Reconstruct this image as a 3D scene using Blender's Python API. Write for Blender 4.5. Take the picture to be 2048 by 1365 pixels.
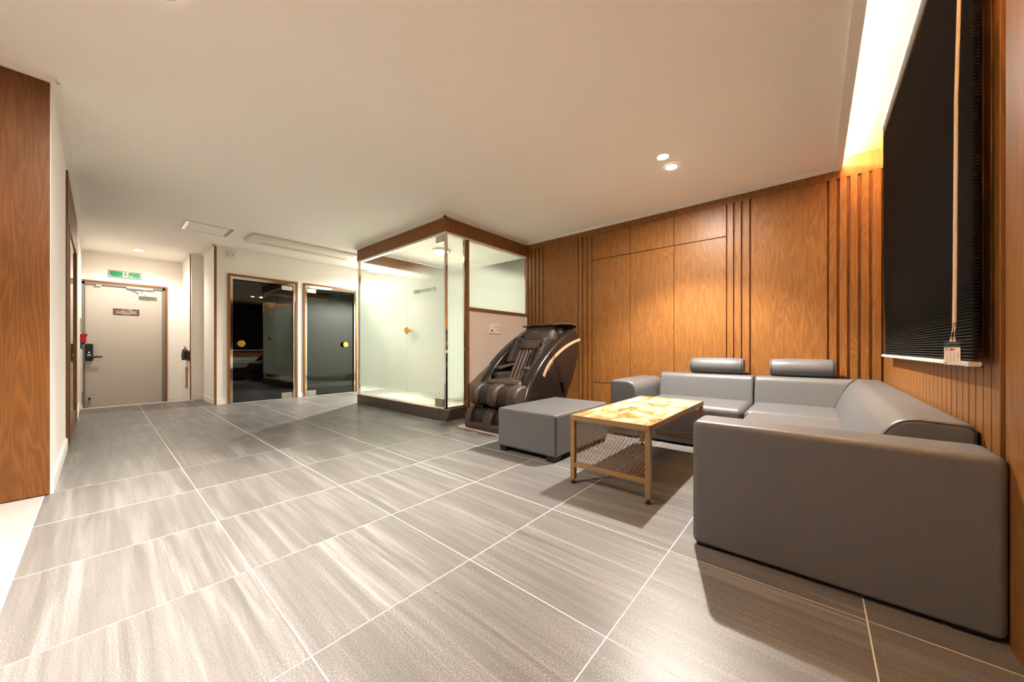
import bpy, bmesh, math, random
from mathutils import Matrix, Vector
random.seed(7)
PI = math.pi
sc = bpy.context.scene
for o in list(bpy.data.objects): bpy.data.objects.remove(o)
COL = sc.collection

# ------------------------------------------------------------ camera
cam = bpy.data.cameras.new('camera'); camo = bpy.data.objects.new('camera', cam); COL.objects.link(camo)
cam.sensor_width = 36; cam.lens = 36 * 707 / 2048; cam.shift_y = 15.4 / 2048; cam.clip_start = .02
camo.location = (0, 0, .864); camo.rotation_euler = (PI / 2, 0, -math.radians(49.39))
sc.camera = camo
# ------------------------------------------------------------ world (dim bluish daylight outside the window)
w = bpy.data.worlds.new('world'); sc.world = w; w.use_nodes = True
w.node_tree.nodes['Background'].inputs[0].default_value = (.30, .45, 1, 1)
w.node_tree.nodes['Background'].inputs[1].default_value = .05
# ------------------------------------------------------------ exposure
vs = sc.view_settings
vs.view_transform = 'Standard'; vs.look = 'None'; vs.gamma = 1; vs.exposure = 2.1; vs.use_curve_mapping = False
LK = 1.0                       # overall lamp power
WARM = (1, .925, .83)
COOL = (1, .95, .87)

# ------------------------------------------------------------ materials
def srgb(r, g, b):
    f = lambda c: (c / 12.92 if c <= .04045 else ((c + .055) / 1.055) ** 2.4)
    return (f(r / 255), f(g / 255), f(b / 255), 1)
class NT:
    def __init__(s, name):
        s.m = bpy.data.materials.new(name); s.m.use_nodes = True
        s.t = s.m.node_tree; s.n = s.t.nodes; s.b = s.n['Principled BSDF']; s.out = s.n['Material Output']
    def add(s, typ, **kw):
        nd = s.n.new(typ)
        for k, v in kw.items():
            if k.startswith('i_'):
                key = k[2:]; key = int(key) if key.isdigit() else key.replace('_', ' ')
                nd.inputs[key].default_value = v
            else: setattr(nd, k, v)
        return nd
    def link(s, a, b): s.t.links.new(a, b)
    def coords(s, scale=(1, 1, 1), rot=(0, 0, 0), jitter=0):
        tc = s.add('ShaderNodeTexCoord'); mp = s.add('ShaderNodeMapping')
        mp.inputs['Scale'].default_value = scale; mp.inputs['Rotation'].default_value = rot
        src = tc.outputs['Object']
        if jitter:
            oi = s.add('ShaderNodeObjectInfo'); mu = s.add('ShaderNodeMath', operation='MULTIPLY'); mu.inputs[1].default_value = jitter
            s.link(oi.outputs['Random'], mu.inputs[0])
            ad = s.add('ShaderNodeVectorMath', operation='ADD'); s.link(src, ad.inputs[0]); s.link(mu.outputs[0], ad.inputs[1]); src = ad.outputs[0]
        s.link(src, mp.inputs['Vector']); return mp.outputs[0]
    def ramp(s, fac, stops):
        r = s.add('ShaderNodeValToRGB'); e = r.color_ramp.elements
        while len(e) > len(stops): e.remove(e[-1])
        while len(e) < len(stops): e.new(.5)
        for el, (p, c) in zip(e, stops): el.position = p; el.color = c
        s.link(fac, r.inputs[0]); return r.outputs[0]
    def bump(s, h, st, dist=.002):
        b = s.add('ShaderNodeBump'); b.inputs['Strength'].default_value = st; b.inputs['Distance'].default_value = dist
        s.link(h, b.inputs['Height']); s.link(b.outputs[0], s.b.inputs['Normal'])
def plain(name, col, rough=.5, metal=0, spec=.5, noise=.04, nscale=60, bump=0, coat=0):
    t = NT(name); t.b.inputs['Roughness'].default_value = rough; t.b.inputs['Metallic'].default_value = metal
    t.b.inputs['Specular IOR Level'].default_value = spec; t.b.inputs['Coat Weight'].default_value = coat
    c = Vector(col[:3])
    nz = t.add('ShaderNodeTexNoise'); nz.inputs['Scale'].default_value = nscale; nz.inputs['Detail'].default_value = 3
    t.link(t.coords(), nz.inputs['Vector'])
    t.link(t.ramp(nz.outputs[0], [(.3, (*(c * (1 - noise)), 1)), (.7, (*(c * (1 + noise)), 1))]), t.b.inputs['Base Color'])
    if bump: t.bump(nz.outputs[0], bump)
    return t.m
def emissive(name, col, st):
    t = NT(name); t.b.inputs['Base Color'].default_value = (.8, .8, .8, 1)
    t.b.inputs['Emission Color'].default_value = (*col, 1); t.b.inputs['Emission Strength'].default_value = st
    return t.m
def wood(name, dark, light, rough=.42):
    t = NT(name)
    n1 = t.add('ShaderNodeTexNoise'); n1.inputs['Scale'].default_value = 1.0; n1.inputs['Detail'].default_value = 2; n1.inputs['Distortion'].default_value = .5; t.link(t.coords((11, 11, 1.0), jitter=40), n1.inputs['Vector'])
    # cathedral figure: thin lines along the contours of a slow field
    mu = t.add('ShaderNodeMath', operation='MULTIPLY'); mu.inputs[1].default_value = 24; t.link(n1.outputs[0], mu.inputs[0])
    fr = t.add('ShaderNodeMath', operation='PINGPONG'); fr.inputs[1].default_value = 1; t.link(mu.outputs[0], fr.inputs[0])
    n2 = t.add('ShaderNodeTexNoise'); n2.inputs['Scale'].default_value = 1; n2.inputs['Detail'].default_value = 4; t.link(t.coords((190, 190, 5), jitter=17), n2.inputs['Vector'])
    n3 = t.add('ShaderNodeTexNoise'); n3.inputs['Scale'].default_value = 1; n3.inputs['Detail'].default_value = 2; t.link(t.coords((6, 6, .5), jitter=9), n3.inputs['Vector'])
    a = t.add('ShaderNodeMath', operation='MULTIPLY_ADD'); a.inputs[1].default_value = .26; t.link(fr.outputs[0], a.inputs[0])
    b = t.add('ShaderNodeMath', operation='MULTIPLY_ADD'); b.inputs[1].default_value = .55; t.link(n2.outputs[0], b.inputs[0])
    c = t.add('ShaderNodeMath', operation='MULTIPLY'); c.inputs[1].default_value = .05; t.link(n3.outputs[0], c.inputs[0])
    t.link(c.outputs[0], b.inputs[2]); t.link(b.outputs[0], a.inputs[2])
    mid = tuple((p + q) / 2 for p, q in zip(dark, light))
    t.link(t.ramp(a.outputs[0], [(.32, dark), (.55, mid), (.78, light)]), t.b.inputs['Base Color'])
    t.b.inputs['Roughness'].default_value = rough; t.b.inputs['Specular IOR Level'].default_value = .35
    t.bump(a.outputs[0], .12, .0015); return t.m
def tile(name, cols, rough, streak=1.0):
    t = NT(name)
    def noise(vec, sc_, det=3, ro=.5, di=0):
        n = t.add('ShaderNodeTexNoise'); n.inputs['Scale'].default_value = sc_; n.inputs['Detail'].default_value = det; n.inputs['Roughness'].default_value = ro; n.inputs['Distortion'].default_value = di
        t.link(vec, n.inputs['Vector']); return n.outputs[0]
    def math_(op, a, b, c=None):
        m = t.add('ShaderNodeMath', operation=op)
        for i, v in enumerate((a, b, c)):
            if v is None: continue
            if isinstance(v, (int, float)): m.inputs[i].default_value = v
            else: t.link(v, m.inputs[i])
        return m.outputs[0]
    rot = (0, 0, math.radians(-12))
    cloud = noise(t.coords(jitter=31), 1.7, 2)
    broad = noise(t.coords((9, .8, 1), rot, jitter=23), 1, 3, .55, .4)
    fine = noise(t.coords((34, 1.0, 1), rot, jitter=11), 1, 6, .66, .6)
    grit = noise(t.coords(), 230, 3, .75)
    # veins: fine lines gathered where the broad bands run; speckle in patches
    vein = math_('MULTIPLY', math_('SUBTRACT', fine, .5), math_('MULTIPLY_ADD', broad, 3.2, -.75))
    speck = math_('MULTIPLY', math_('SUBTRACT', grit, .5), math_('MULTIPLY_ADD', cloud, 1.6, -.25))
    v = math_('ADD', math_('MULTIPLY_ADD', vein, .62 * streak, .5), math_('MULTIPLY', speck, 1.9))
    v = math_('ADD', v, math_('MULTIPLY', math_('SUBTRACT', broad, .5), .34 * streak))
    t.link(t.ramp(v, [(.22, cols[0]), (.50, cols[1]), (.80, cols[2])]), t.b.inputs['Base Color'])
    r = t.add('ShaderNodeMapRange'); r.inputs[3].default_value = rough - .06; r.inputs[4].default_value = rough + .08; t.link(cloud, r.inputs[0]); t.link(r.outputs[0], t.b.inputs['Roughness'])
    t.b.inputs['Specular IOR Level'].default_value = .5
    t.bump(grit, .12, .001); return t.m
def glass(name, tint=(.95, .98, .96), frost=None, refl=1.0, ior=1.5):
    """thin architectural glass: see-through plus mirror reflection; an optional frosted film between heights"""
    t = NT(name); t.n.remove(t.b)
    tr = t.add('ShaderNodeBsdfTransparent'); tr.inputs[0].default_value = (*tint, 1)
    gl = t.add('ShaderNodeBsdfGlossy'); gl.inputs['Roughness'].default_value = .01; gl.inputs[0].default_value = (.95, .97, .95, 1)
    fr = t.add('ShaderNodeFresnel'); fr.inputs[0].default_value = ior
    mu = t.add('ShaderNodeMath', operation='MULTIPLY'); mu.inputs[1].default_value = refl; mu.use_clamp = True
    ge = t.add('ShaderNodeNewGeometry'); fo = t.add('ShaderNodeMath', operation='SUBTRACT'); fo.inputs[0].default_value = 1; t.link(ge.outputs['Backfacing'], fo.inputs[1])
    ff = t.add('ShaderNodeMath', operation='MULTIPLY'); t.link(fr.outputs[0], ff.inputs[0]); t.link(fo.outputs[0], ff.inputs[1]); t.link(ff.outputs[0], mu.inputs[0])
    base = tr.outputs[0]
    if frost:
        z0, z1, z2, z3 = frost
        tl = t.add('ShaderNodeBsdfTranslucent'); tl.inputs[0].default_value = (.80, .84, .79, 1)
        df = t.add('ShaderNodeBsdfDiffuse'); df.inputs[0].default_value = (.78, .86, .80, 1)
        m0 = t.add('ShaderNodeMixShader'); m0.inputs[0].default_value = .3; t.link(tl.outputs[0], m0.inputs[1]); t.link(df.outputs[0], m0.inputs[2])
        tc = t.add('ShaderNodeTexCoord'); sp = t.add('ShaderNodeSeparateXYZ'); t.link(tc.outputs['Object'], sp.inputs[0])
        a = t.add('ShaderNodeMapRange', interpolation_type='SMOOTHSTEP'); a.inputs[1].default_value = z0; a.inputs[2].default_value = z1; t.link(sp.outputs[2], a.inputs[0])
        b = t.add('ShaderNodeMapRange', interpolation_type='SMOOTHSTEP'); b.inputs[1].default_value = z3; b.inputs[2].default_value = z2; t.link(sp.outputs[2], b.inputs[0])
        c = t.add('ShaderNodeMath', operation='MULTIPLY'); t.link(a.outputs[0], c.inputs[0]); t.link(b.outputs[0], c.inputs[1])
        d = t.add('ShaderNodeMath', operation='MULTIPLY'); d.inputs[1].default_value = .9; t.link(c.outputs[0], d.inputs[0])
        mm = t.add('ShaderNodeMixShader'); t.link(d.outputs[0], mm.inputs[0]); t.link(tr.outputs[0], mm.inputs[1]); t.link(m0.outputs[0], mm.inputs[2]); base = mm.outputs[0]
    mx = t.add('ShaderNodeMixShader'); t.link(mu.outputs[0], mx.inputs[0]); t.link(base, mx.inputs[1]); t.link(gl.outputs[0], mx.inputs[2])
    t.link(mx.outputs[0], t.out.inputs[0]); return t.m
def marble(name):
    t = NT(name)
    n1 = t.add('ShaderNodeTexNoise'); n1.inputs['Scale'].default_value = 4.5; n1.inputs['Detail'].default_value = 7; n1.inputs['Distortion'].default_value = 1.2; n1.inputs['Roughness'].default_value = .62
    t.link(t.coords((1, 1.6, 1), (0, 0, .5)), n1.inputs['Vector'])
    t.link(t.ramp(n1.outputs[0], [(.32, srgb(132, 82, 36)), (.44, srgb(190, 142, 84)), (.52, srgb(226, 196, 148)), (.7, srgb(240, 224, 188))]), t.b.inputs['Base Color'])
    t.b.inputs['Roughness'].default_value = .22; return t.m
M = dict(
    ceiling=plain('ceiling_paint', srgb(244, 238, 230), .85, noise=.01),
    white=plain('white_wallpaper', srgb(243, 237, 229), .8, noise=.02, nscale=200, bump=.05),
    moulding=plain('white_moulding', srgb(238, 233, 225), .5, noise=.01),
    pink=plain('beige_wallpaper', srgb(224, 206, 192), .8, noise=.02, nscale=150),
    oak=wood('oak_veneer', srgb(122, 78, 36), srgb(157, 105, 51)),
    oak_dark=wood('oak_veneer_deep', srgb(96, 58, 24), srgb(128, 79, 33)),
    oak_pale=wood('oak_veneer_pale', srgb(206, 168, 116), srgb(226, 194, 146)),
    oak_back=wood('oak_groove_back', srgb(120, 72, 34), srgb(150, 96, 50), .6),
    tile=tile('grey_porcelain', [srgb(66, 63, 61), srgb(100, 97, 94), srgb(152, 149, 145)], .36),
    tile_light=tile('light_porcelain', [srgb(140, 134, 129), srgb(152, 146, 141), srgb(166, 160, 155)], .36, .5),
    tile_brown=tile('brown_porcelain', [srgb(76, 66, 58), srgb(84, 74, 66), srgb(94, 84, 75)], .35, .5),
    tile_bath=tile('bath_porcelain', [srgb(120, 116, 110), srgb(134, 130, 124), srgb(148, 144, 138)], .3, .5),
    grout=plain('cream_grout', srgb(224, 215, 201), .9),
    grout_dark=plain('beige_grout', srgb(190, 176, 158), .9),
    sill=plain('white_stone_sill', srgb(236, 228, 216), .4),
    leather=plain('grey_leather', srgb(94, 94, 95), .42, noise=.05, nscale=350, bump=.08),
    thread=plain('dark_seam', srgb(52, 48, 45), .7),
    black=plain('black_plastic', srgb(16, 15, 14), .4),
    gold=plain('gold_powder_coat', srgb(150, 118, 78), .4, .3, noise=.03),
    brass=plain('brushed_brass', srgb(226, 178, 84), .25, 1),
    chrome=plain('polished_steel', srgb(222, 216, 206), .08, 1, noise=.01),
    steel=plain('satin_steel', srgb(205, 198, 188), .3, 1),
    marble=marble('onyx_top'),
    shell=plain('brown_gloss_shell', srgb(30, 23, 19), .25),
    chair_leather=plain('brown_leather', srgb(66, 52, 42), .48, noise=.06, nscale=200, bump=.08),
    chair_dark=plain('dark_brown_fabric', srgb(38, 30, 25), .7, noise=.08, nscale=300),
    accent=plain('champagne_strip', srgb(172, 142, 114), .35),
    mat=plain('pale_pink_mat', srgb(214, 196, 190), .9),
    door_grey=plain('grey_door_paint', srgb(190, 181, 170), .5, noise=.01),
    frame_grey=plain('grey_frame_paint', srgb(128, 120, 110), .45),
    plastic=plain('white_plastic', srgb(236, 230, 222), .4, noise=.01),
    ac=plain('ac_plastic', srgb(226, 221, 208), .45, noise=.01),
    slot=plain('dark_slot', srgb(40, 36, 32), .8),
    green=plain('exit_green', srgb(20, 140, 92), .4),
    cream=plain('sign_cream', srgb(206, 204, 182), .5),
    plum=plain('plum_sign', srgb(92, 68, 70), .5),
    orange=plain('orange_print', srgb(226, 150, 60), .5),
    print=plain('dark_print', srgb(60, 52, 46), .5),
    red=plain('red_plastic', srgb(200, 20, 24), .3),
    blue=plain('blue_label', srgb(50, 80, 160), .5),
    fabric=plain('black_pleated_fabric', srgb(27, 21, 17), .75, noise=.08, nscale=150),
    rail=plain('white_rail', srgb(228, 222, 214), .35),
    cord=plain('beige_cord', srgb(206, 184, 152), .8, noise=.08, nscale=600),
    card=plain('white_card', srgb(238, 226, 214), .5),
    tub=plain('white_acrylic', srgb(240, 236, 228), .2),
    caramel=plain('caramel_wood', srgb(196, 142, 88), .5),
    mirror=plain('mirror_silver', srgb(235, 232, 226), .02, 1, noise=0),
    clear=glass('clear_glass'),
    frosted=glass('frosted_glass', frost=(.20, .34, 1.55, 2.02)),
    frosted_small=glass('frosted_transom', frost=(1.30, 1.36, 1.75, 2.05)),
    tinted=glass('tinted_glass', (.09, .105, .075), None, 2.0, 1.5),
    pane=glass('window_glass', (.9, .94, .95)),
    acrylic=glass('clear_acrylic', (.92, .90, .88), None, 1.5),
    lamp=emissive('lamp_warm', (1, .86, .66), 60), lamp_bright=emissive('lamp_bright', (1, .92, .82), 1000), lamp_dim=emissive('lamp_soft', (1, .88, .72), 14),
    led=emissive('led_strip', (1, .84, .58), 190), green_led=emissive('green_led', (.1, 1, .2), 3),
)

# ------------------------------------------------------------ mesh helpers
def link(name, me, mat, parent=None):
    if mat is not None and not me.materials: me.materials.append(M[mat] if isinstance(mat, str) else mat)
    o = bpy.data.objects.new(name, me); COL.objects.link(o)
    if parent is not None:
        o.parent = parent
        if parent.type == 'EMPTY': o.matrix_parent_inverse = Matrix.Translation(-Vector(parent.location))
    return o
def to_mesh(name, bm, smooth=False):
    me = bpy.data.meshes.new(name); bmesh.ops.recalc_face_normals(bm, faces=bm.faces[:]); bm.to_mesh(me); bm.free()
    if smooth:
        me.polygons.foreach_set('use_smooth', [True] * len(me.polygons))
        if hasattr(me, 'set_sharp_from_angle'): me.set_sharp_from_angle(angle=math.radians(40))
    return me
def add_box(bm, x0, x1, y0, y1, z0, z1, bev=0, seg=2):
    r = bmesh.ops.create_cube(bm, size=1, matrix=Matrix.Translation(((x0 + x1) / 2, (y0 + y1) / 2, (z0 + z1) / 2)) @ Matrix.Diagonal((abs(x1 - x0), abs(y1 - y0), abs(z1 - z0), 1)))
    if bev:
        ed = list({e for v in r['verts'] for e in v.link_edges})
        bmesh.ops.bevel(bm, geom=ed, offset=bev, segments=seg, affect='EDGES', profile=.5)
def box(name, x0, x1, y0, y1, z0, z1, mat, parent=None, bev=0, seg=2):
    bm = bmesh.new(); add_box(bm, x0, x1, y0, y1, z0, z1, bev, seg)
    return link(name, to_mesh(name, bm), mat, parent)
def boxes(name, lst, mat, parent=None, bev=0):
    bm = bmesh.new()
    for b in lst: add_box(bm, *b, bev)
    return link(name, to_mesh(name, bm), mat, parent)
def soft(o):
    md = o.modifiers.new('weighted_normals', 'WEIGHTED_NORMAL'); md.keep_sharp = True; md.weight = 80; return o
def rbox(name, x0, x1, y0, y1, z0, z1, r, mat, parent=None, m=6, k=4, bulge=(0, 0, 0), fn=None):
    """rounded box with an even surface; bulge swells each pair of faces"""
    c = Vector(((x0 + x1) / 2, (y0 + y1) / 2, (z0 + z1) / 2)); hs = [abs(x1 - x0) / 2, abs(y1 - y0) / 2, abs(z1 - z0) / 2]
    def samples(h):
        i = h - r; s = [-i + 2 * i * t / m for t in range(m + 1)]; e = [i + r * math.tan(PI / 4 * j / k) for j in range(1, k + 1)]
        return [-v for v in reversed(e)] + s + e
    S = [samples(h) for h in hs]; bm = bmesh.new(); cache = {}
    def vert(q):
        cl = Vector([max(-(hs[i] - r), min(hs[i] - r, q[i])) for i in range(3)]); d = q - cl
        p = cl + (d.normalized() * r if d.length > 1e-9 else d)
        u = [max(-1, min(1, p[i] / hs[i])) for i in range(3)]
        for i in range(3):
            j, l = (i + 1) % 3, (i + 2) % 3
            p[i] += bulge[i] * u[i] * (1 - u[j] ** 2) * (1 - u[l] ** 2)
        p = p + c
        if fn: p = fn(p)
        key = tuple(round(a, 5) for a in p)
        if key not in cache: cache[key] = bm.verts.new(p)
        return cache[key]
    for ax in range(3):
        a, b = (ax + 1) % 3, (ax + 2) % 3
        for sg in (-1, 1):
            grid = []
            for sa in S[a]:
                row = []
                for sb in S[b]:
                    q = Vector((0, 0, 0)); q[ax] = sg * hs[ax]; q[a] = sa; q[b] = sb; row.append(vert(q))
                grid.append(row)
            for i in range(len(S[a]) - 1):
                for j in range(len(S[b]) - 1):
                    vs_ = []
                    for v in (grid[i][j], grid[i + 1][j], grid[i + 1][j + 1], grid[i][j + 1]):
                        if v not in vs_: vs_.append(v)
                    if len(vs_) > 2:
                        try: bm.faces.new(vs_)
                        except ValueError: pass
    return soft(link(name, to_mesh(name, bm, True), mat, parent))
def smooth_poly(pts, it=2, closed=True):
    for _ in range(it):
        out = []; n = len(pts)
        rng = range(n) if closed else range(n - 1)
        if not closed: out.append(pts[0])
        for i in rng:
            a, b = pts[i], pts[(i + 1) % n]
            out.append(tuple(.75 * p + .25 * q for p, q in zip(a, b))); out.append(tuple(.25 * p + .75 * q for p, q in zip(a, b)))
        if not closed: out.append(pts[-1])
        pts = out
    return pts
def corners(pts, rad):
    """round each corner of a 2-D polygon by its own radius"""
    out = []; n = len(pts)
    for i in range(n):
        p = Vector(pts[i]); a = Vector(pts[i - 1]) - p; b = Vector(pts[(i + 1) % n]) - p; r = rad[i] if isinstance(rad, (list, tuple)) else rad
        if r <= 0: out.append(tuple(p)); continue
        r = min(r, a.length * .49, b.length * .49); A = p + a.normalized() * r; B = p + b.normalized() * r
        for j in range(7):
            t = j / 6; out.append(tuple((1 - t) ** 2 * A + 2 * t * (1 - t) * p + t * t * B))
    return out
def add_prism(bm, prof, axis, a0, a1, rnd=0, k=4):
    """extrude a 2-D profile along an axis; rnd rounds the end caps. profile coords: X->(y,z) Y->(x,z) Z->(x,y)"""
    def P(u, v, a): return {'X': (a, u, v), 'Y': (u, a, v), 'Z': (u, v, a)}[axis]
    cu = (max(p[0] for p in prof) + min(p[0] for p in prof)) / 2; cv = (max(p[1] for p in prof) + min(p[1] for p in prof)) / 2
    hu = max(p[0] for p in prof) - cu; hv = max(p[1] for p in prof) - cv
    st = []
    if rnd:
        for j in range(k + 1): t = PI / 2 * j / k; st.append((a0 + rnd * (1 - math.sin(t)), rnd * (1 - math.cos(t))))
        st = sorted([(a0 + rnd * (1 - math.sin(PI / 2 * j / k)), rnd * (1 - math.cos(PI / 2 * j / k))) for j in range(k + 1)])
        st += sorted([(a1 - rnd * (1 - math.sin(PI / 2 * j / k)), rnd * (1 - math.cos(PI / 2 * j / k))) for j in range(k + 1)])
    else: st = [(a0, 0), (a1, 0)]
    rings = []
    for a, ins in st:
        su, sv = 1 - ins / hu, 1 - ins / hv
        rings.append([bm.verts.new(P(cu + (u - cu) * su, cv + (v - cv) * sv, a)) for u, v in prof])
    n = len(prof)
    for r0, r1 in zip(rings, rings[1:]):
        for i in range(n): bm.faces.new((r0[i], r0[(i + 1) % n], r1[(i + 1) % n], r1[i]))
    bm.faces.new(rings[0]); bm.faces.new(rings[-1][::-1])
def prism(name, prof, axis, a0, a1, mat, parent=None, rnd=0, smooth=True):
    bm = bmesh.new(); add_prism(bm, prof, axis, a0, a1, rnd); o = link(name, to_mesh(name, bm, smooth), mat, parent); return soft(o) if smooth else o
def add_tube(bm, pts, r, n=8, closed=False):
    pts = [Vector(p) for p in pts]; rings = []; N = len(pts)
    for i, p in enumerate(pts):
        a = pts[i - 1] if (i or closed) else p; b = pts[(i + 1) % N] if (i < N - 1 or closed) else p
        t = (b - a).normalized(); ref = Vector((0, 0, 1)) if abs(t.z) < .9 else Vector((1, 0, 0))
        s = t.cross(ref).normalized(); q = t.cross(s)
        rr = r[i] if isinstance(r, (list, tuple)) else r
        rings.append([bm.verts.new(p + rr * (math.cos(2 * PI * j / n) * s + math.sin(2 * PI * j / n) * q)) for j in range(n)])
    for i in range(N if closed else N - 1):
        A, B = rings[i], rings[(i + 1) % N]
        for j in range(n): bm.faces.new((A[j], A[(j + 1) % n], B[(j + 1) % n], B[j]))
    if not closed: bm.faces.new(rings[0][::-1]); bm.faces.new(rings[-1])
def tube(name, pts, r, mat, parent=None, n=8, closed=False):
    bm = bmesh.new(); add_tube(bm, pts, r, n, closed); return link(name, to_mesh(name, bm, True), mat, parent)
def lathe(name, prof, origin, axis, mat, parent=None, n=28):
    """prof: (radius, along) pairs turned about an axis through origin"""
    ax = Vector(axis).normalized(); ref = Vector((0, 0, 1)) if abs(ax.z) < .9 else Vector((1, 0, 0)); s = ax.cross(ref).normalized(); q = ax.cross(s)
    bm = bmesh.new(); rings = []; o = Vector(origin)
    for r, a in prof:
        rings.append([bm.verts.new(o + ax * a + max(r, 1e-4) * (math.cos(2 * PI * j / n) * s + math.sin(2 * PI * j / n) * q)) for j in range(n)])
    for A, B in zip(rings, rings[1:]):
        for j in range(n): bm.faces.new((A[j], A[(j + 1) % n], B[(j + 1) % n], B[j]))
    bm.faces.new(rings[0][::-1]); bm.faces.new(rings[-1])
    return link(name, to_mesh(name, bm, True), mat, parent)
def text(name, s, size, origin, right, up, mat, parent=None, depth=.0012, shear=1.0, space=1.0, bold=0, align='LEFT'):
    cu = bpy.data.curves.new('t', 'FONT'); cu.body = s; cu.size = size; cu.extrude = depth; cu.space_character = space; cu.offset = bold; cu.align_x = align; cu.resolution_u = 3
    t = bpy.data.objects.new('t', cu); COL.objects.link(t); dg = bpy.context.evaluated_depsgraph_get()
    me = bpy.data.meshes.new_from_object(t.evaluated_get(dg)); bpy.data.objects.remove(t)
    r, u = Vector(right) * shear, Vector(up); nrm = Vector(right).cross(u)
    me.transform(Matrix(((r.x, u.x, nrm.x, origin[0]), (r.y, u.y, nrm.y, origin[1]), (r.z, u.z, nrm.z, origin[2]), (0, 0, 0, 1))))
    me.materials.clear()
    return link(name, me, mat, parent)
def thing(name, label, cat, loc=(0, 0, 0), group=None):
    o = bpy.data.objects.new(name, None); COL.objects.link(o); o.location = loc; o.empty_display_size = .1
    o['label'] = label; o['category'] = cat
    if group: o['group'] = group
    return o
def tag(o, label, cat, group=None):
    o['label'] = label; o['category'] = cat
    if group: o['group'] = group
    return o
def struct(o, label=None):
    o['kind'] = 'structure'
    if label: o['label'] = label
    return o
def sroot(name, label, loc=(0, 0, 0)):
    o = bpy.data.objects.new(name, None); COL.objects.link(o); o.location = loc; return struct(o, label)

# ------------------------------------------------------------ dimensions of the place (metres, camera over the origin)
XW, YW, ZC, ZM = 4.242, -.432, 2.462, 2.437       # oak wall, window wall, ceiling, moulding underside
XL, YD, YE, YS = -.19, 6.98, 8.97, 7.96          # left corridor wall, glass-door wall, exit wall, entry sill
XG, YG, YG2 = 2.681, 3.34, 5.565                 # glass enclosure
XB = 4.86                                        # bathroom back wall
YP, XBK = 3.45, -3.2                             # oak panel at left, wall behind the camera
YCOVE, ZCOVE = -.18, 2.54

# ------------------------------------------------------------ floor
floor = struct(box('floor', XBK, 5.6, YW - .3, YS, -.06, -.0007, 'grout'), 'grey porcelain tile floor with cream grout lines')
T, GX, GY, g, g2 = .6, -.2132, .4745, .0019, .0019
full = {}
def put_tile(x0, x1, y0, y1, mat, parent=floor):
    key = (round(x1 - x0, 4), round(y1 - y0, 4), mat)
    if key not in full:
        bm = bmesh.new(); add_box(bm, -(x1 - x0) / 2 + g, (x1 - x0) / 2 - g, -(y1 - y0) / 2 + g2, (y1 - y0) / 2 - g2, -.012, 0, .0004, 1)
        me = to_mesh('tile', bm); me.materials.append(M[mat]); full[key] = me
    o = bpy.data.objects.new('tile', full[key]); COL.objects.link(o); o.parent = parent; o.location = ((x0 + x1) / 2, (y0 + y1) / 2, 0)
def tile_region(X0, X1, Y0, Y1, mat):
    i0, i1 = math.floor((X0 - GX) / T), math.ceil((X1 - GX) / T); j0, j1 = math.floor((Y0 - GY) / T), math.ceil((Y1 - GY) / T)
    for i in range(i0, i1):
        for j in range(j0, j1):
            a, b = max(X0, GX + i * T), min(X1, GX + (i + 1) * T); c, d = max(Y0, GY + j * T), min(Y1, GY + (j + 1) * T)
            if b - a > .02 and d - c > .02: put_tile(a, b, c, d, mat)
C2 = GX + 2 * T
tile_region(GX, C2, YW, YS, 'tile'); tile_region(C2, 1.14, YD, YS, 'tile')
tile_region(C2, XB, YW, YD, 'tile')
tile_region(-2.0, GX, YW, YP, 'tile_light')
struct(box('trim_1', XL - .02, 1.0, YS - .022, YS + .03, -.06, .004, 'sill', None, .003), 'white stone sill at the edge of the entry')
struct(box('floor_entry', XL - .1, 1.1, YS + .03, YE + .05, -.2, -.13, 'tile_light'), 'lowered entry floor behind the white sill')

# ------------------------------------------------------------ ceiling
ceil = struct(box('ceiling', XBK, 5.6, YCOVE + .035, YE + .1, ZC, ZC + .02, 'ceiling'), 'plain cream painted ceiling')
cv = sroot('trim_11', 'white lip and oak soffit of the lighting cove')
box('cove_lip', XBK, XW, YCOVE, YCOVE + .05, ZM - .002, ZC + .012, 'moulding', cv)
box('cove_soffit', XBK, XW + .02, YW - .02, YCOVE + .12, ZCOVE, ZCOVE + .02, 'oak_pale', cv)
box('cove_back', XBK, XW + .02, YCOVE + .1, YCOVE + .12, ZC + .006, ZCOVE + .01, 'oak', cv)
strip = tag(box('cove_light', XBK + .1, XW - .01, YCOVE + .040, YCOVE + .050, ZC + .022, ZC + .032, 'led'), 'warm LED strip glowing in the ceiling cove above the blind', 'strip light')
def mould(n, x0, x1, y0, y1, d):
    """stepped white cornice: d = direction from wall into the room"""
    o = sroot('trim_%d' % n, 'white cornice where wall meets ceiling')
    box('cornice', x0, x1, y0, y1, ZM, ZC, 'moulding', o)
    e = .014
    X0, X1, Y0, Y1 = x0, x1, y0, y1
    if d == '-x': X0 -= e
    if d == '+x': X1 += e
    if d == '-y': Y0 -= e
    if d == '+y': Y1 += e
    box('bead', X0, X1, Y0, Y1, ZM + .013, ZC, 'moulding', o)
mould(2, XW - .022, XW + .03, YCOVE + .05, YG, '-x')
mould(3, XG - .02, XG + .02, YG - .02, YG2 + .02, '-x')
mould(4, XG - .02, XW, YG - .02, YG + .02, '-y')
mould(5, XBK, XL + .022, YP - .04, YP, '-y')
mould(6, XL, XL + .022, YP, YE, '+x')
mould(7, 1.145, 5.5, YD - .022, YD, '-y')
mould(8, 1.123, 1.145, YD, 7.88, '-x')

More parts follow.
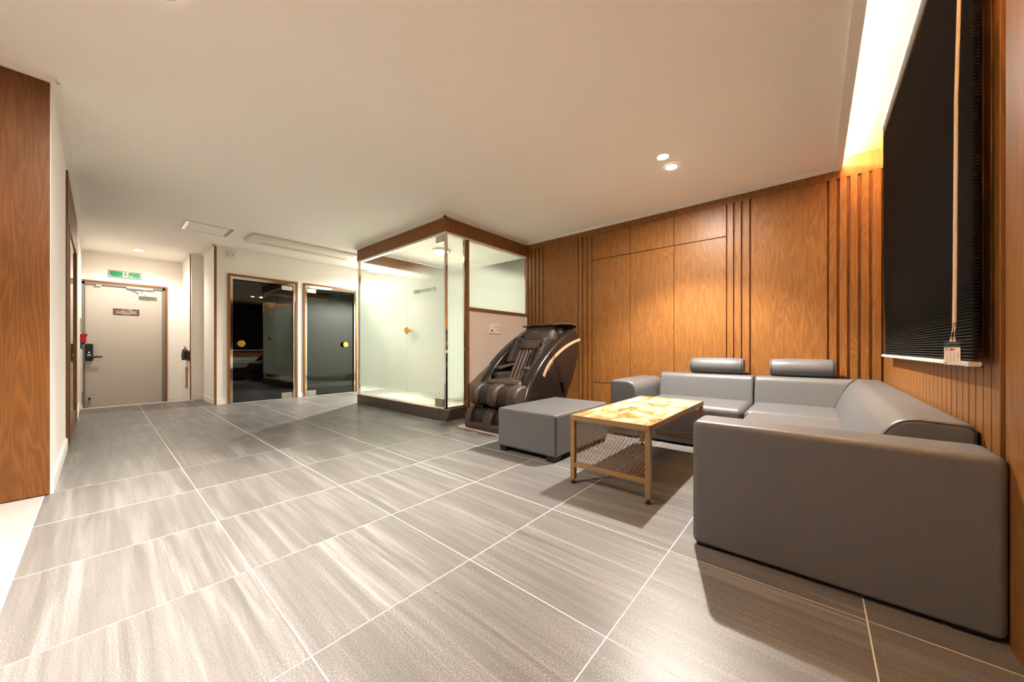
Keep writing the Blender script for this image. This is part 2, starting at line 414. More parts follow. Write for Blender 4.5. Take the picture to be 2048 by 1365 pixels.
# ------------------------------------------------------------ oak wall (right-hand long wall)
wb = struct(box('wall_back', XW + .022, XW + .12, YW - .3, YG + .06, -.05, ZCOVE + .1, 'oak_back'), 'oak veneer wall with tall panels and grooved battens')
ZH = 2.368
box('header_rail', XW, XW + .03, YW, YG, ZH, ZCOVE + .03, 'oak', wb)
def board(name, ya, yb, z0, z1, gl=.0, gr=.0, x=XW): box(name, x, x + .024, ya + gr, yb - gl, z0, z1, 'oak', wb, .0015, 1)
GR = [3.316, 3.247, 3.178, 3.107, 3.037]
def slats(edges, gw=.018, z1=ZH):
    for a, b in zip(edges, edges[1:]): board('batten', b, a, .0, z1, gw / 2, gw / 2)
slats([YG + .01] + GR); board('panel', 2.455, 3.037, 0, ZH - .002, .008, .004)
slats([2.455, 2.386, 2.316, 2.245])
for a, b in ((2.245, 1.727), (1.727, 1.216), (1.216, .70)):
    for z0, z1 in ((0, .416), (.424, 2.03), (2.038, ZH - .003)): board('panel', b, a, z0, z1, .006 if a == 2.245 else .003, .003)
slats([.70, .631, .563, .491]); board('panel', -.086, .491, 0, ZH - .002, .008, .004)
slats([-.086, -.155, -.222, -.290, -.358, YW + .002], .02)

# ------------------------------------------------------------ window wall
WX0, WX1, WZ0, WZ1 = 2.14, 3.62, .86, 2.36
wr = struct(boxes('wall_right', [(XBK, WX0, YW - .14, YW - .022, -.05, ZCOVE + .02), (WX1, XW + .1, YW - .14, YW - .022, -.05, ZCOVE + .02), (WX0, WX1, YW - .14, YW - .022, -.05, WZ0), (WX0, WX1, YW - .14, YW - .022, WZ1, ZCOVE + .02)], 'oak_back'), 'oak slatted wall around the window beside the sofa')
def wboard(name, x0, x1, z0, z1, y=YW): box(name, x0, x1, y - .024, y, z0, z1, 'oak', wr, .0015, 1)
x = 1.80
while x < 3.86:
    wboard('slat', x + .0045, x + .0735 - .0045, 0, .80 if x > 1.9 else ZCOVE); x += .0735
wboard('panel', x + .005, 4.17, 0, ZCOVE); wboard('corner_batten', 4.18, XW, 0, ZCOVE)
wboard('rail', 1.95, x, .805, .857); wboard('rail', 1.95, x, WZ1 + .003, ZCOVE)
wboard('stile', 3.625, x, .86, WZ1); wboard('stile', 1.95, 2.135, .86, WZ1)
box('groove_back', 1.745, 1.798, YW - .024, YW - .014, 0, ZCOVE, 'oak_dark', wr)
wboard('panel', .55, 1.745, 0, ZCOVE, YW + .004); wboard('panel', -.66, .545, 0, ZCOVE, YW + .004); wboard('panel', XBK, -.665, 0, ZCOVE, YW + .004)
win = sroot('window_1', 'window hidden behind the dark pleated blind')
boxes('window_frame', [(WX0, WX0 + .04, YW - .12, YW - .05, WZ0, WZ1), (WX1 - .04, WX1, YW - .12, YW - .05, WZ0, WZ1), (WX0, WX1, YW - .12, YW - .05, WZ0, WZ0 + .04), (WX0, WX1, YW - .12, YW - .05, WZ1 - .04, WZ1), (2.86, 2.90, YW - .12, YW - .05, WZ0, WZ1)], 'rail', win)
box('pane', WX0 + .04, 2.86, YW - .09, YW - .084, WZ0 + .04, WZ1 - .04, 'pane', win); box('pane', 2.90, WX1 - .04, YW - .09, YW - .084, WZ0 + .04, WZ1 - .04, 'pane', win)

# ------------------------------------------------------------ left side: oak panel end, corridor wall, closet mirror
wl = struct(box('wall_left', XL - .12, XL, YP + .022, YE + .1, -.2, ZC, 'white'), 'white papered corridor wall at left')
wp = struct(box('wall_front', XBK, XL, YP + .002, YP + .12, -.01, ZC, 'white'), 'partition clad in dark oak at the left edge')
box('panel', -1.4, XL - .002, YP - .018, YP, .006, ZM, 'oak_dark', wp, .0015, 1); box('panel', XBK, -1.404, YP - .018, YP, .006, ZM, 'oak_dark', wp, .0015, 1)
struct(box('wall_rear', XBK - .1, XBK, YW - .2, YP + .1, 0, ZCOVE, 'oak_dark'), 'dark oak wall behind the viewpoint')
bb = sroot('baseboard_left', 'white baseboard along the corridor wall')
for a, b in ((YP + .0, 4.88), (6.80, YS - .02)):
    box('board', XL, XL + .012, a, b, 0, .085, 'moulding', bb, .001, 1); box('cap', XL, XL + .007, a, b, .085, .1, 'moulding', bb)
md = thing('mirror_door', 'tall oak framed mirror door set in the corridor wall', 'mirror door', (XL, 5.85, 0))
Y0, Y1 = 4.88, 6.80; t_ = .012
box('frame_stile', XL, XL + t_, Y0, Y0 + .12, 0, 2.40, 'oak_dark', md, .002); box('frame_stile', XL, XL + t_, Y1 - .12, Y1, 0, 2.40, 'oak_dark', md, .002)
box('frame_rail', XL, XL + t_, Y0 + .12, Y1 - .12, 0, .16, 'oak_dark', md, .002)
for z0, z1 in ((1.98, 2.11), (2.115, 2.25), (2.255, 2.40)): box('frame_rail', XL, XL + t_, Y0 + .12, Y1 - .12, z0, z1, 'oak_dark', md, .002)
box('door_stile', XL, XL + t_ + .006, 5.02, 5.12, .02, 1.97, 'oak_dark', md, .002); box('door_stile', XL, XL + t_ + .006, 6.48, 6.58, .02, 1.97, 'oak_dark', md, .002)
box('mirror_panel', XL, XL + .004, 5.12, 6.48, .16, 1.98, 'mirror', md)

# ------------------------------------------------------------ corridor end: entry recess with the exit door
struct(boxes('wall_exit', [(XL - .1, XL + .0, YE, YE + .1, -.2, ZC), (.80, 1.1, YE, YE + .1, -.2, ZC), (XL, .80, YE, YE + .1, 1.97, ZC)], 'white'), 'white wall around the grey exit door')
struct(boxes('wall_entry', [(1.0, 1.16, 7.90, YE + .1, -.2, ZC), (1.145, 1.26, YD + .05, 7.90, -.01, ZC)], 'white'), 'stepped white wall beside the entry')
struct(box('trim_9', .985, 1.022, 7.955, 7.975, 0, ZM + .02, 'oak', None, .001), 'oak edge strip at the entry corner')
struct(box('trim_10', 1.138, 1.168, YD - .012, YD + .012, 0, ZC - .003, 'oak', None, .001), 'oak edge strip on the corner left of the glass doors')
be = sroot('baseboard_entry', 'white baseboards beside the entry')
box('board', 1.022, 1.145, 7.892, 7.902, 0, .08, 'moulding', be); box('board', 1.137, 1.147, YD + .012, 7.89, 0, .08, 'moulding', be)
box('board', .80, 1.0, YE - .01, YE, -.13, -.045, 'moulding', be); box('board', XL, XL + .01, YS + .05, YE, -.13, -.045, 'moulding', be)
struct(box('wall_light_block', XL - .1, 1.1, YE + .12, YE + .14, -.2, ZC, 'frame_grey'), 'added grey backing behind the exit door, blocking outside light')  # unseen backing, added to stop world light leaking round the door
d3 = sroot('door_3', 'grey steel exit door with digital lock and closer', (.3, YE, -.13))
boxes('oak_casing', [(XL + .0, .80, YE - .02, YE, 1.955, 1.985), (.772, .80, YE - .02, YE, -.13, 1.955)], 'oak', d3)
boxes('frame', [(XL + .0, XL + .032, YE - .012, YE + .08, -.13, 1.955), (.74, .772, YE - .012, YE + .08, -.13, 1.955), (XL, .772, YE - .012, YE + .08, 1.915, 1.955)], 'frame_grey', d3)
box('door_leaf', XL + .034, .738, YE + .01, YE + .06, -.12, 1.912, 'door_grey', d3, .002)
lk = rbox('lock_body', -.15, -.07, YE - .035, YE + .012, .665, .945, .012, 'black', d3, 3, 3)
rbox('lever', -.14, .03, YE - .075, YE - .052, .718, .742, .007, 'slot', lk, 3, 2); box('lever_stem', -.132, -.115, YE - .055, YE - .03, .723, .739, 'steel', lk)
box('key_cover', -.132, -.09, YE - .04, YE - .034, .745, .775, 'steel', lk, .003); box('indicator', -.118, -.108, YE - .0375, YE - .034, .80, .81, 'green_led', lk)
cl = rbox('closer_body', .44, .65, YE - .055, YE + .01, 1.775, 1.825, .01, 'rail', d3, 3, 2)
tube('closer_arm', [(.47, YE - .03, 1.83), (.52, YE - .16, 1.89), (.40, YE - .05, 1.905), (.34, YE - .03, 1.905)], .009, 'rail', cl); box('closer_rail', .30, .62, YE - .03, YE - .01, 1.90, 1.925, 'rail', cl, .003)
st = box('door_stop', -.118, -.098, YE - .03, YE + .01, -.06, .035, 'chrome', d3, .004); box('stop_pad', -.122, -.094, YE - .034, YE + .01, .035, .065, 'black', st, .003)
box('door_magnet', -.04, .02, YE - .03, YE - .012, 1.90, 1.915, 'plastic', d3)
# notice on the door
nt = thing('door_notice', 'small plum notice panel on the grey exit door', 'sign', (.3, YE, 1.45))
yf = YE + .0095
box('plate', .145, .452, yf - .004, yf, 1.435, 1.545, 'plum', nt)
text('lettering', 'Room', .024, (.248, yf - .005, 1.519), (1, 0, 0), (0, 0, 1), 'cream', nt, .0006); text('lettering', '308', .034, (.315, yf - .005, 1.519), (1, 0, 0), (0, 0, 1), 'cream', nt, .0006)
def print_bar(par, x0, x1, z, h, mat, y):
    lst = []; q = x0
    while q < x1 - .006:
        wd = random.uniform(.006, .016); lst.append((q, min(q + wd, x1), y - .001, y, z, z + h)); q += wd + .004
    return boxes('print_line', lst, mat, par)
print_bar(nt, .18, .225, 1.496, .013, 'orange', yf - .004); print_bar(nt, .23, .285, 1.496, .013, 'cream', yf - .004); print_bar(nt, .29, .33, 1.496, .013, 'orange', yf - .004); print_bar(nt, .335, .42, 1.496, .013, 'cream', yf - .004)
print_bar(nt, .2, .40, 1.483, .006, 'cream', yf - .004); print_bar(nt, .18, .42, 1.464, .011, 'cream', yf - .004); print_bar(nt, .26, .34, 1.446, .006, 'cream', yf - .004)
# exit sign
es = thing('exit_sign', 'green emergency exit sign with running figure above the door', 'sign', (.28, YE, 2.06))
X0, X1, Z0, Z1 = .093, .472, 2.07, 2.185
box('backing', X0, X1, YE - .012, YE, Z0, Z1, 'print', es); box('border', X0 + .006, X1 - .006, YE - .014, YE - .011, Z0 + .006, Z1 - .006, 'cream', es); box('green_field', X0 + .016, X1 - .016, YE - .016, YE - .013, Z0 + .014, Z1 - .014, 'green', es)
ds = box('door_symbol', .255, .322, YE - .018, YE - .015, Z0 + .014, Z1 - .014, 'cream', es)
def limb(bm, pts, w0):
    for (ax, az), (bx, bz) in zip(pts, pts[1:]):
        d = Vector((bx - ax, bz - az)); n = Vector((-d.y, d.x)).normalized() * w0 / 2
        q = [(ax + n.x, az + n.y), (ax - n.x, az - n.y), (bx - n.x, bz - n.y), (bx + n.x, bz + n.y)]
        vs_ = [bm.verts.new((a, YE - .0192, b)) for a, b in q]; bm.faces.new(vs_)
bm = bmesh.new(); cx, cz = .288, 2.128
limb(bm, [(cx - .004, cz + .022), (cx + .004, cz - .006)], .016); limb(bm, [(cx + .004, cz - .004), (cx + .016, cz - .012), (cx + .012, cz - .036)], .009)
limb(bm, [(cx + .002, cz - .004), (cx - .008, cz - .022), (cx - .024, cz - .030)], .009); limb(bm, [(cx - .004, cz + .022), (cx + .012, cz + .014), (cx + .020, cz + .022)], .006); limb(bm, [(cx - .006, cz + .02), (cx - .018, cz + .012), (cx - .022, cz - .002)], .006)
vs_ = [bm.verts.new((cx - .008 + .0075 * math.cos(k * PI / 6), YE - .0192, cz + .033 + .0075 * math.sin(k * PI / 6))) for k in range(12)]; bm.faces.new(vs_)
r = bmesh.ops.extrude_face_region(bm, geom=bm.faces[:]); bmesh.ops.translate(bm, verts=[v for v in r['geom'] if isinstance(v, bmesh.types.BMVert)], vec=(0, .0015, 0))
link('running_figure', to_mesh('running_figure', bm), 'green', ds)
print_bar(es, .335, .378, 2.098, .012, 'cream', YE - .0155); print_bar(es, .332, .43, 2.089, .003, 'cream', YE - .0155); print_bar(es, .112, .135, 2.088, .006, 'cream', YE - .0155)
# things on the corridor wall by the entry
sw = thing('wall_switch', 'slim dark light switches on the wall above the red torch', 'switch', (XL, 8.2, 1.1))
box('switch_plate', XL, XL + .008, 8.14, 8.28, 1.10, 1.32, 'plastic', sw, .002); box('rocker', XL + .008, XL + .013, 8.15, 8.27, 1.20, 1.31, 'frame_grey', sw); box('rocker', XL + .008, XL + .013, 8.15, 8.27, 1.11, 1.19, 'frame_grey', sw)
fl = thing('emergency_torch', 'red emergency torch in a wall bracket beside the exit door', 'torch', (XL, 8.35, .95))
rbox('torch_body', XL, XL + .06, 8.27, 8.37, .955, 1.085, .015, 'red', fl, 3, 3); box('torch_head', XL + .005, XL + .07, 8.265, 8.375, 1.05, 1.09, 'red', fl, .006); lathe('torch_tip', [(.018, 0), (.018, .03)], (XL + .03, 8.32, .93), (0, 0, 1), 'black', fl, 12); box('bracket', XL, XL + .02, 8.3, 8.36, .86, .96, 'blue', fl)
bd = thing('service_panel', 'narrow pale service panel low on the wall beside the exit door', 'panel', (XL, 8.55, .2))
box('cover', XL, XL + .012, 8.42, 8.80, .20, .84, 'plastic', bd, .003); box('latch', XL + .012, XL + .018, 8.46, 8.48, .5, .56, 'steel', bd, .001)
# shoehorn and holder
sh = thing('wall_holder', 'small black wall bracket holding cloth by the entry corner', 'holder', (1.0, 8.3, .66))
box('bracket_plate', .965, 1.0, 8.02, 8.14, .66, .82, 'black', sh, .004)
bm = bmesh.new(); add_prism(bm, corners([(8.10, .70), (8.40, .66), (8.46, .74), (8.36, .83), (8.30, .86), (8.12, .83)], .02), 'X', .93, .99, .012); link('pouch', to_mesh('pouch', bm, True), 'slot', sh); box('clip', .95, .97, 8.24, 8.28, .82, .90, 'frame_grey', sh, .004)
sn = thing('shoehorn', 'caramel wooden shoehorn hanging under the black bracket', 'shoehorn', (.985, 8.34, .16))
rbox('blade', .975, .99, 8.30, 8.38, .17, .55, .006, 'caramel', sn, 4, 2); tube('loop', [(.983, 8.34, .54), (.983, 8.32, .60), (.983, 8.34, .66), (.983, 8.36, .60), (.983, 8.34, .54)], .004, 'plastic', sn)
tag(box('paper_label', .994, 1.0, 8.05, 8.2, .44, .65, 'card'), 'white paper label on the wall beside the shoehorn', 'label')

# ------------------------------------------------------------ wall with two dark glass doors
DOORS = [(1.30, 1.333, 1.374, 2.21, 2.256, 2.287), (2.376, 2.408, 2.446, 3.294, 3.33, 3.365)]
struct(boxes('wall_glass_doors', [(1.144, 1.30, YD, YD + .1, 0, ZC), (2.287, 2.376, YD, YD + .1, 0, ZC), (3.365, 5.6, YD, YD + .1, 0, ZC), (1.30, 2.287, YD, YD + .1, 2.045, ZC), (2.376, 3.365, YD, YD + .1, 2.045, ZC)], 'white'), 'white wall holding the two dark glass doors')
bg = sroot('baseboard_back', 'white baseboard under the glass door wall')
for a, b in ((1.168, 1.30), (2.287, 2.376), (3.365, 5.5)): box('board', a, b, YD - .01, YD, 0, .08, 'moulding', bg)
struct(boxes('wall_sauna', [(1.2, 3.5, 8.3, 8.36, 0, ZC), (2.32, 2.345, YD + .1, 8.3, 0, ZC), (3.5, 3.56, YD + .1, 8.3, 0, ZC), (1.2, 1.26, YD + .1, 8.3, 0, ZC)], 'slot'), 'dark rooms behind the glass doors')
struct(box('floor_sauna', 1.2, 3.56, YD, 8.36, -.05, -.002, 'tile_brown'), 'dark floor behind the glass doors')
for n, (a, b, c, d, e, f) in enumerate(DOORS, 1):
    side = ('left', 'right')[n - 1]
    dr = sroot('door_%d' % n, 'dark tinted glass door with brass knob on its %s in an oak frame' % side, ((a + f) / 2, YD, 0))
    boxes('oak_casing', [(a, b, YD - .018, YD + .1, 0, 2.045), (e, f, YD - .018, YD + .1, 0, 2.045), (b, e, YD - .018, YD + .1, 2.012, 2.045)], 'oak', dr)
    boxes('steel_jamb', [(b, c - .006, YD - .004, YD + .09, 0, 2.012), (d + .006, e, YD - .004, YD + .09, 0, 2.012), (c - .006, d + .006, YD - .004, YD + .09, 1.968, 2.012)], 'chrome', dr)
    if n == 1: g0, g1 = c, d
    else: g0, g1 = c, 3.21; box('side_light', 3.216, d, YD + .03, YD + .042, .006, 1.962, 'tinted', dr)
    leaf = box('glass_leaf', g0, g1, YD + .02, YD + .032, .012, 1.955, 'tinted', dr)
    kx = 1.47 if n == 1 else 3.12
    lathe('knob', [(.012, 0), (.012, -.035), (.03, -.04), (.052, -.046), (.052, -.06), (.048, -.064)], (kx, YD + .02, .945), (0, 1, 0), 'brass', leaf)
    h0, h1 = (g1 - .165, g1) if n == 1 else (g0, g0 + .15)
    box('hinge_plate', h0, h1, YD + .005, YD + .047, .006, .10, 'steel', leaf, .003); box('hinge_plate', h0, h1, YD + .005, YD + .047, 1.885, 1.958, 'steel', leaf, .003)
# detector
dt = thing('wall_detector', 'square white detector with round centre above the glass doors', 'detector', (1.36, YD, 2.27))
rbox('housing', 1.295, 1.42, YD - .03, YD, 2.27, 2.395, .008, 'plastic', dt, 3, 2); lathe('sensor', [(.045, 0), (.045, -.012), (.03, -.022), (.03, -.018), (.012, -.018), (.012, -.03)], (1.358, YD - .03, 2.332), (0, 1, 0), 'plastic', dt)
lathe('lens', [(.01, 0), (.008, -.004)], (1.358, YD - .06, 2.332), (0, 1, 0), 'accent', dt, 12)

# ------------------------------------------------------------ ceiling fittings
hc = thing('ceiling_hatch', 'flat white access hatch in the ceiling before the entry', 'hatch', (.94, 6.15, ZC))
boxes('hatch_frame', [(.70, .735, 5.93, 6.37, ZC - .008, ZC), (1.14, 1.175, 5.93, 6.37, ZC - .008, ZC), (.735, 1.14, 5.93, 5.942, ZC - .006, ZC), (.735, 1.14, 6.358, 6.37, ZC - .006, ZC)], 'steel', hc, .001)
box('hatch_panel', .737, 1.138, 5.945, 6.355, ZC - .004, ZC, 'ceiling', hc)
ac = thing('air_conditioner', 'long one-way ceiling cassette air conditioner above the glass doors', 'air conditioner', (2.1, 6.1, ZC - .04))
pr = corners([(1.37, 5.87), (2.87, 5.87), (2.87, 6.36), (1.37, 6.36)], .06)
bm = bmesh.new(); add_prism(bm, pr, 'Z', ZC - .035, ZC - .0005, .012); link('cover', to_mesh('cover', bm, True), 'ac', ac)
box('intake_flap', 1.60, 2.80, 5.92, 6.06, ZC - .04, ZC - .034, 'ac', ac, .002); box('louvre', 1.55, 2.80, 6.22, 6.33, ZC - .042, ZC - .034, 'ac', ac, .003); box('louvre_slot', 1.55, 2.80, 6.205, 6.215, ZC - .0365, ZC - .034, 'frame_grey', ac)
for k in range(3): lathe('indicator', [(.005, 0), (.005, -.002)], (1.50 + .018 * k, 5.96, ZC - .035), (0, 0, 1), 'frame_grey', ac, 10)
def downlight(x, y, label, watts, angle=110, blend=.7, col=WARM, r=.042, group='recessed ceiling downlights', z=ZC, lens='lamp', size=.025):
    d = thing('downlight', label, 'downlight', (x, y, z), group)
    lathe('trim_ring', [(r, 0), (r + .016, 0), (r + .014, -.006), (r + .002, -.008), (r, -.002)], (x, y, z - .001), (0, 0, 1), 'plastic', d)
    lathe('lens', [(r, 0), (r - .002, -.004)], (x, y, z - .001), (0, 0, 1), lens, d)
    l = bpy.data.lights.new('beam', 'SPOT'); l.energy = watts * LK; l.spot_size = math.radians(angle); l.spot_blend = blend; l.color = col; l.shadow_soft_size = size
    o = bpy.data.objects.new('beam', l); COL.objects.link(o); o.parent = d; o.location = (0, 0, -.03)
    return d
downlight(3.26, .955, 'bright downlight of the pair over the sofa, nearer the oak wall', 100, 106, .5, size=.018, lens='lamp_bright')
downlight(3.04, .958, 'fainter downlight of the pair over the sofa, nearer the room centre', 4, 106, .5, size=.018)
downlight(.175, 2.2, 'downlight over the left of the room, at the top edge', 200, 96, .9, lens='lamp_bright')
downlight(-1.0, 2.2, 'downlight over the pale tiles beside the oak partition', 22, 85, 1)
downlight(-.95, 1.0, 'added unseen downlight by the viewpoint, bouncing light to the ceiling', 170, 80, 1)  # added out of view; its bounce off the pale floor brightens the ceiling
downlight(.41, 8.30, 'downlight in front of the exit door', 15, 150, .6, COOL, .05)
downlight(3.75, 6.3, 'downlight in the passage behind the glass enclosure', 170, 160, .8, COOL)

# ------------------------------------------------------------ glass enclosure (wet room) and bathroom behind
struct(boxes('wall_bathroom', [(XB, XB + .1, YG, YD, -.05, ZC), (XW + .03, XB, YG + .005, YG + .1, -.05, ZC)], 'tile_bath'), 'grey tiled back wall of the wet room')
struct(box('floor_bathroom', XG + .06, XB, YG + .1, YG2, -.05, .085, 'tub'), 'raised white floor of the wet room')
hw = struct(box('wall_half', 3.05, XW + .02, YG + .004, YG + .1, -.01, 1.36, 'pink'), 'low beige wall behind the massage chair')
boxes('oak_cap', [(3.05, XW, YG - .012, YG + .1, 1.352, 1.392)], 'oak', hw); box('corner_bead', XW - .022, XW, YG - .004, YG + .004, 0, 1.352, 'moulding', hw)
en = thing('shower_enclosure', 'frosted glass wet room with oak fascia and tiled plinth', 'glass enclosure', (XG, 4.4, 0))
pl = box('plinth', XG + .008, XG + .10, YG + .008, YG2, 0, .132, 'grout_dark', en)
boxes('plinth_return', [(XG + .10, 3.045, YG + .008, YG + .10, 0, .132)], 'grout_dark', pl)
ed = [5.565, 5.255, 4.668, 4.079, 3.482, YG]
for a, b in zip(ed, ed[1:]): box('tile', XG, XG + .01, b + .003, a - .003, .004, .128, 'tile_brown', pl, .001, 1)
box('tile', XG + .003, 3.04, YG, YG + .01, .004, .128, 'tile_brown', pl, .001, 1)
box('ledge', XG + .0, XG + .10, YG + .0, YG2, .131, .139, 'accent', pl, .001, 1); box('ledge', XG + .1, 3.045, YG + .0, YG + .10, .131, .139, 'accent', pl, .001, 1)
box('fascia', XG, XG + .06, YG, YG2, 2.268, ZM, 'oak', en); tw = sroot('window_2', 'half frosted transom glass above the low beige wall')
wg = sroot('wall_passage', 'frosted glass side of the wet room facing the passage')
box('fascia', XG + .06, XW - .001, YG, YG + .06, 2.268, ZM, 'oak', tw); box('fascia', XG + .101, XB - .001, YG2 + .001, YG2 + .06, 2.268, ZM, 'oak', wg)
boxes('head_track', [(XG + .004, XG + .055, YG + .004, YG2, 2.242, 2.268)], 'rail', en); box('head_track', XG + .055, XW - .001, YG + .004, YG + .055, 2.242, 2.268, 'rail', tw)
for nm, b in (('corner_post', (XG + .012, XG + .042, YG + .012, YG + .042)), ('end_post', (XG + .012, XG + .045, YG2 - .04, YG2 - .01)), ('mullion', (2.985, 3.008, YG + .012, YG + .04))): box(nm, *b, .139, 2.242, 'chrome', en, .002)
box('oak_post', 3.022, 3.05, YG - .012, YG + .06, 0, 2.242, 'oak', en, .001)
box('bottom_channel', XG + .012, 3.0, YG + .012, YG + .04, .139, .152, 'black', en)
box('fixed_pane', XG + .022, XG + .032, 4.197, YG2 - .04, .141, 2.242, 'frosted', en)
box('side_pane', XG + .045, 2.985, YG + .02, YG + .03, .152, 2.242, 'frosted', en); box('transom_pane', 3.05, XW - .012, YG + .02, YG + .03, 1.392, 2.242, 'frosted_small', tw)
box('rear_pane', XG + .101, XB - .001, YG2 + .02, YG2 + .03, .0, 2.268, 'frosted', wg)
dl = box('door', XG + .022, XG + .032, YG + .05, 4.188, .15, 2.232, 'frosted', en)
lathe('knob', [(.012, .0), (.012, -.03), (.02, -.045), (.045, -.055), (.045, -.068), (.042, -.071)], (XG + .022, 4.10, 1.105), (1, 0, 0), 'brass', dl)
lathe('knob', [(.012, .0), (.012, .03), (.045, .05), (.045, .065)], (XG + .032, 4.10, 1.105), (1, 0, 0), 'brass', dl)
box('hinge_plate', XG + .008, XG + .046, YG + .052, YG + .215, .155, .26, 'steel', dl, .003); box('hinge_plate', XG + .008, XG + .046, YG + .052, YG + .2, 2.155, 2.235, 'steel', dl, .003)
text('lettering', 'TWO', .066, (XG + .0205, 4.035, 1.585), (0, -1, 0), (0, 0, 1), 'print', dl, .0006, .93, bold=.0014)
text('lettering', 'DRIVEIN/HOTEL', .066, (XG + .0205, 3.895, 1.585), (0, -1, 0), (0, 0, 1), 'print', dl, .0006, .80, .94, bold=-.0012)
boxes('maker_mark', [(XG + .0212, XG + .022, 3.475, 3.495, .315, .32), (XG + .0212, XG + .022, 3.475, 3.495, .328, .333), (XG + .0212, XG + .022, 3.478, 3.492, .34, .345)], 'frame_grey', dl)
# bathtub inside
tb = thing('bathtub', 'white oval bathtub inside the glass wet room', 'bathtub', (3.75, 4.25, .085))
bm = bmesh.new(); rings = []
for rx, ry, z in ((.34, .62, .085), (.42, .74, .20), (.46, .80, .52), (.46, .80, .56), (.42, .76, .565), (.38, .70, .45), (.30, .56, .20), (.02, .04, .19)):
    rings.append([bm.verts.new((3.85 + rx * math.cos(t * PI / 20), 4.35 + ry * math.sin(t * PI / 20), z)) for t in range(40)])
for A, B in zip(rings, rings[1:]):
    for j in range(40): bm.faces.new((A[j], A[(j + 1) % 40], B[(j + 1) % 40], B[j]))
bm.faces.new(rings[0]); bm.faces.new(rings[-1]); link('basin', to_mesh('basin', bm, True), 'tub', tb)
lathe('drain', [(.03, 0), (.03, .004)], (3.85, 4.7, .196), (0, 0, 1), 'chrome', tb, 16)
bl = thing('bathroom_light', 'round ceiling light inside the glass wet room', 'ceiling light', (3.6, 4.6, ZC))
lathe('housing', [(.15, 0), (.15, -.02), (.14, -.03), (.12, -.032)], (3.6, 4.6, ZC), (0, 0, 1), 'plastic', bl); lathe('diffuser', [(.12, 0), (.115, -.008), (.09, -.014)], (3.6, 4.6, ZC - .03), (0, 0, 1), 'lamp_dim', bl)
l = bpy.data.lights.new('glow', 'AREA'); l.energy = 6.5 * LK; l.size = .3; l.color = (1, .96, .90); o = bpy.data.objects.new('glow', l); COL.objects.link(o); o.parent = bl; o.location = (0, 0, -.065)
# outlet plate
ol = thing('wall_outlet', 'white multi socket plate on the beige low wall', 'outlet', (3.54, YG, 1.14))
rbox('plate', 3.42, 3.66, YG - .010, YG + .004, 1.07, 1.205, .004, 'plastic', ol, 3, 2)
box('data_port', 3.455, 3.482, YG - .012, YG - .008, 1.095, 1.122, 'black', ol); box('cable_slot', 3.508, 3.53, YG - .013, YG - .008, 1.088, 1.165, 'card', ol, .002); box('coax', 3.512, 3.526, YG - .015, YG - .008, 1.155, 1.17, 'accent', ol)
for xx in (3.578, 3.622):
    for z in (1.118, 1.162): lathe('socket', [(.016, 0), (.016, -.004), (.011, -.004), (.009, 0)], (xx, YG - .009, z), (0, 1, 0), 'caramel', ol, 14)

# ------------------------------------------------------------ sectional sofa
so = thing('sectional_sofa', 'large grey leather L-shaped sofa along the oak walls', 'sofa', (3.2, .2, 0))
Z0 = .016
# near arm (seen from behind)
prism('arm', corners([(1.70, Z0), (1.70, .548), (1.965, .548), (1.98, Z0)], [.015, .028, .10, .02]), 'Y', YW + .006, .412, 'leather', so, .022)
# far arm
prism('arm', corners([(1.572, Z0), (1.572, .552), (1.31, .552), (1.295, Z0)], [.015, .03, .11, .02]), 'X', 3.365, 4.20, 'leather', so, .022)
tube('arm_seam', [(3.372, y, z) for y, z in corners([(1.552, Z0 + .03), (1.552, .534), (1.325, .534), (1.312, Z0 + .03)], [.01, .03, .10, .01])], .003, 'thread', so, 6)
tube('arm_seam', [(x_, .405, z) for x_, z in corners([(1.717, Z0 + .03), (1.717, .532), (1.952, .532), (1.965, Z0 + .03)], [.01, .03, .09, .01])], .0025, 'thread', so, 6)
# backs along the oak wall
pb = corners([(XW - .004, .30), (XW - .004, .600), (4.005, .612), (3.945, .30)], [.02, .03, .055, .02])
prism('backrest', pb, 'Y', .440, 1.292, 'leather', so, .022); prism('backrest', pb, 'Y', -.30, .432, 'leather', so, .022)
# back along the window wall, swept shoulder
pw = corners([(YW + .006, .20), (YW + .006, .600), (-.235, .610), (-.17, .50), (-.115, .36), (-.11, .20)], [.02, .03, .07, .06, .05, .02])
prism('backrest', pw, 'X', 1.955, XW - .008, 'leather', so, .02)
pe = corners([(YW + .012, .22), (YW + .012, .592), (-.24, .602), (-.178, .50), (-.125, .36), (-.12, .22)], [.02, .03, .07, .06, .05, .02])
tube('back_seam', [(1.958, y, z) for y, z in pe], .003, 'thread', so, 6, True)
tube('corner_seam', smooth_poly([(3.955, -.118, .37), (3.968, -.145, .44), (3.982, -.175, .51), (3.992, -.205, .57), (4.01, -.235, .602), (4.06, -.262, .611)], 2, False), .003, 'thread', so, 6)
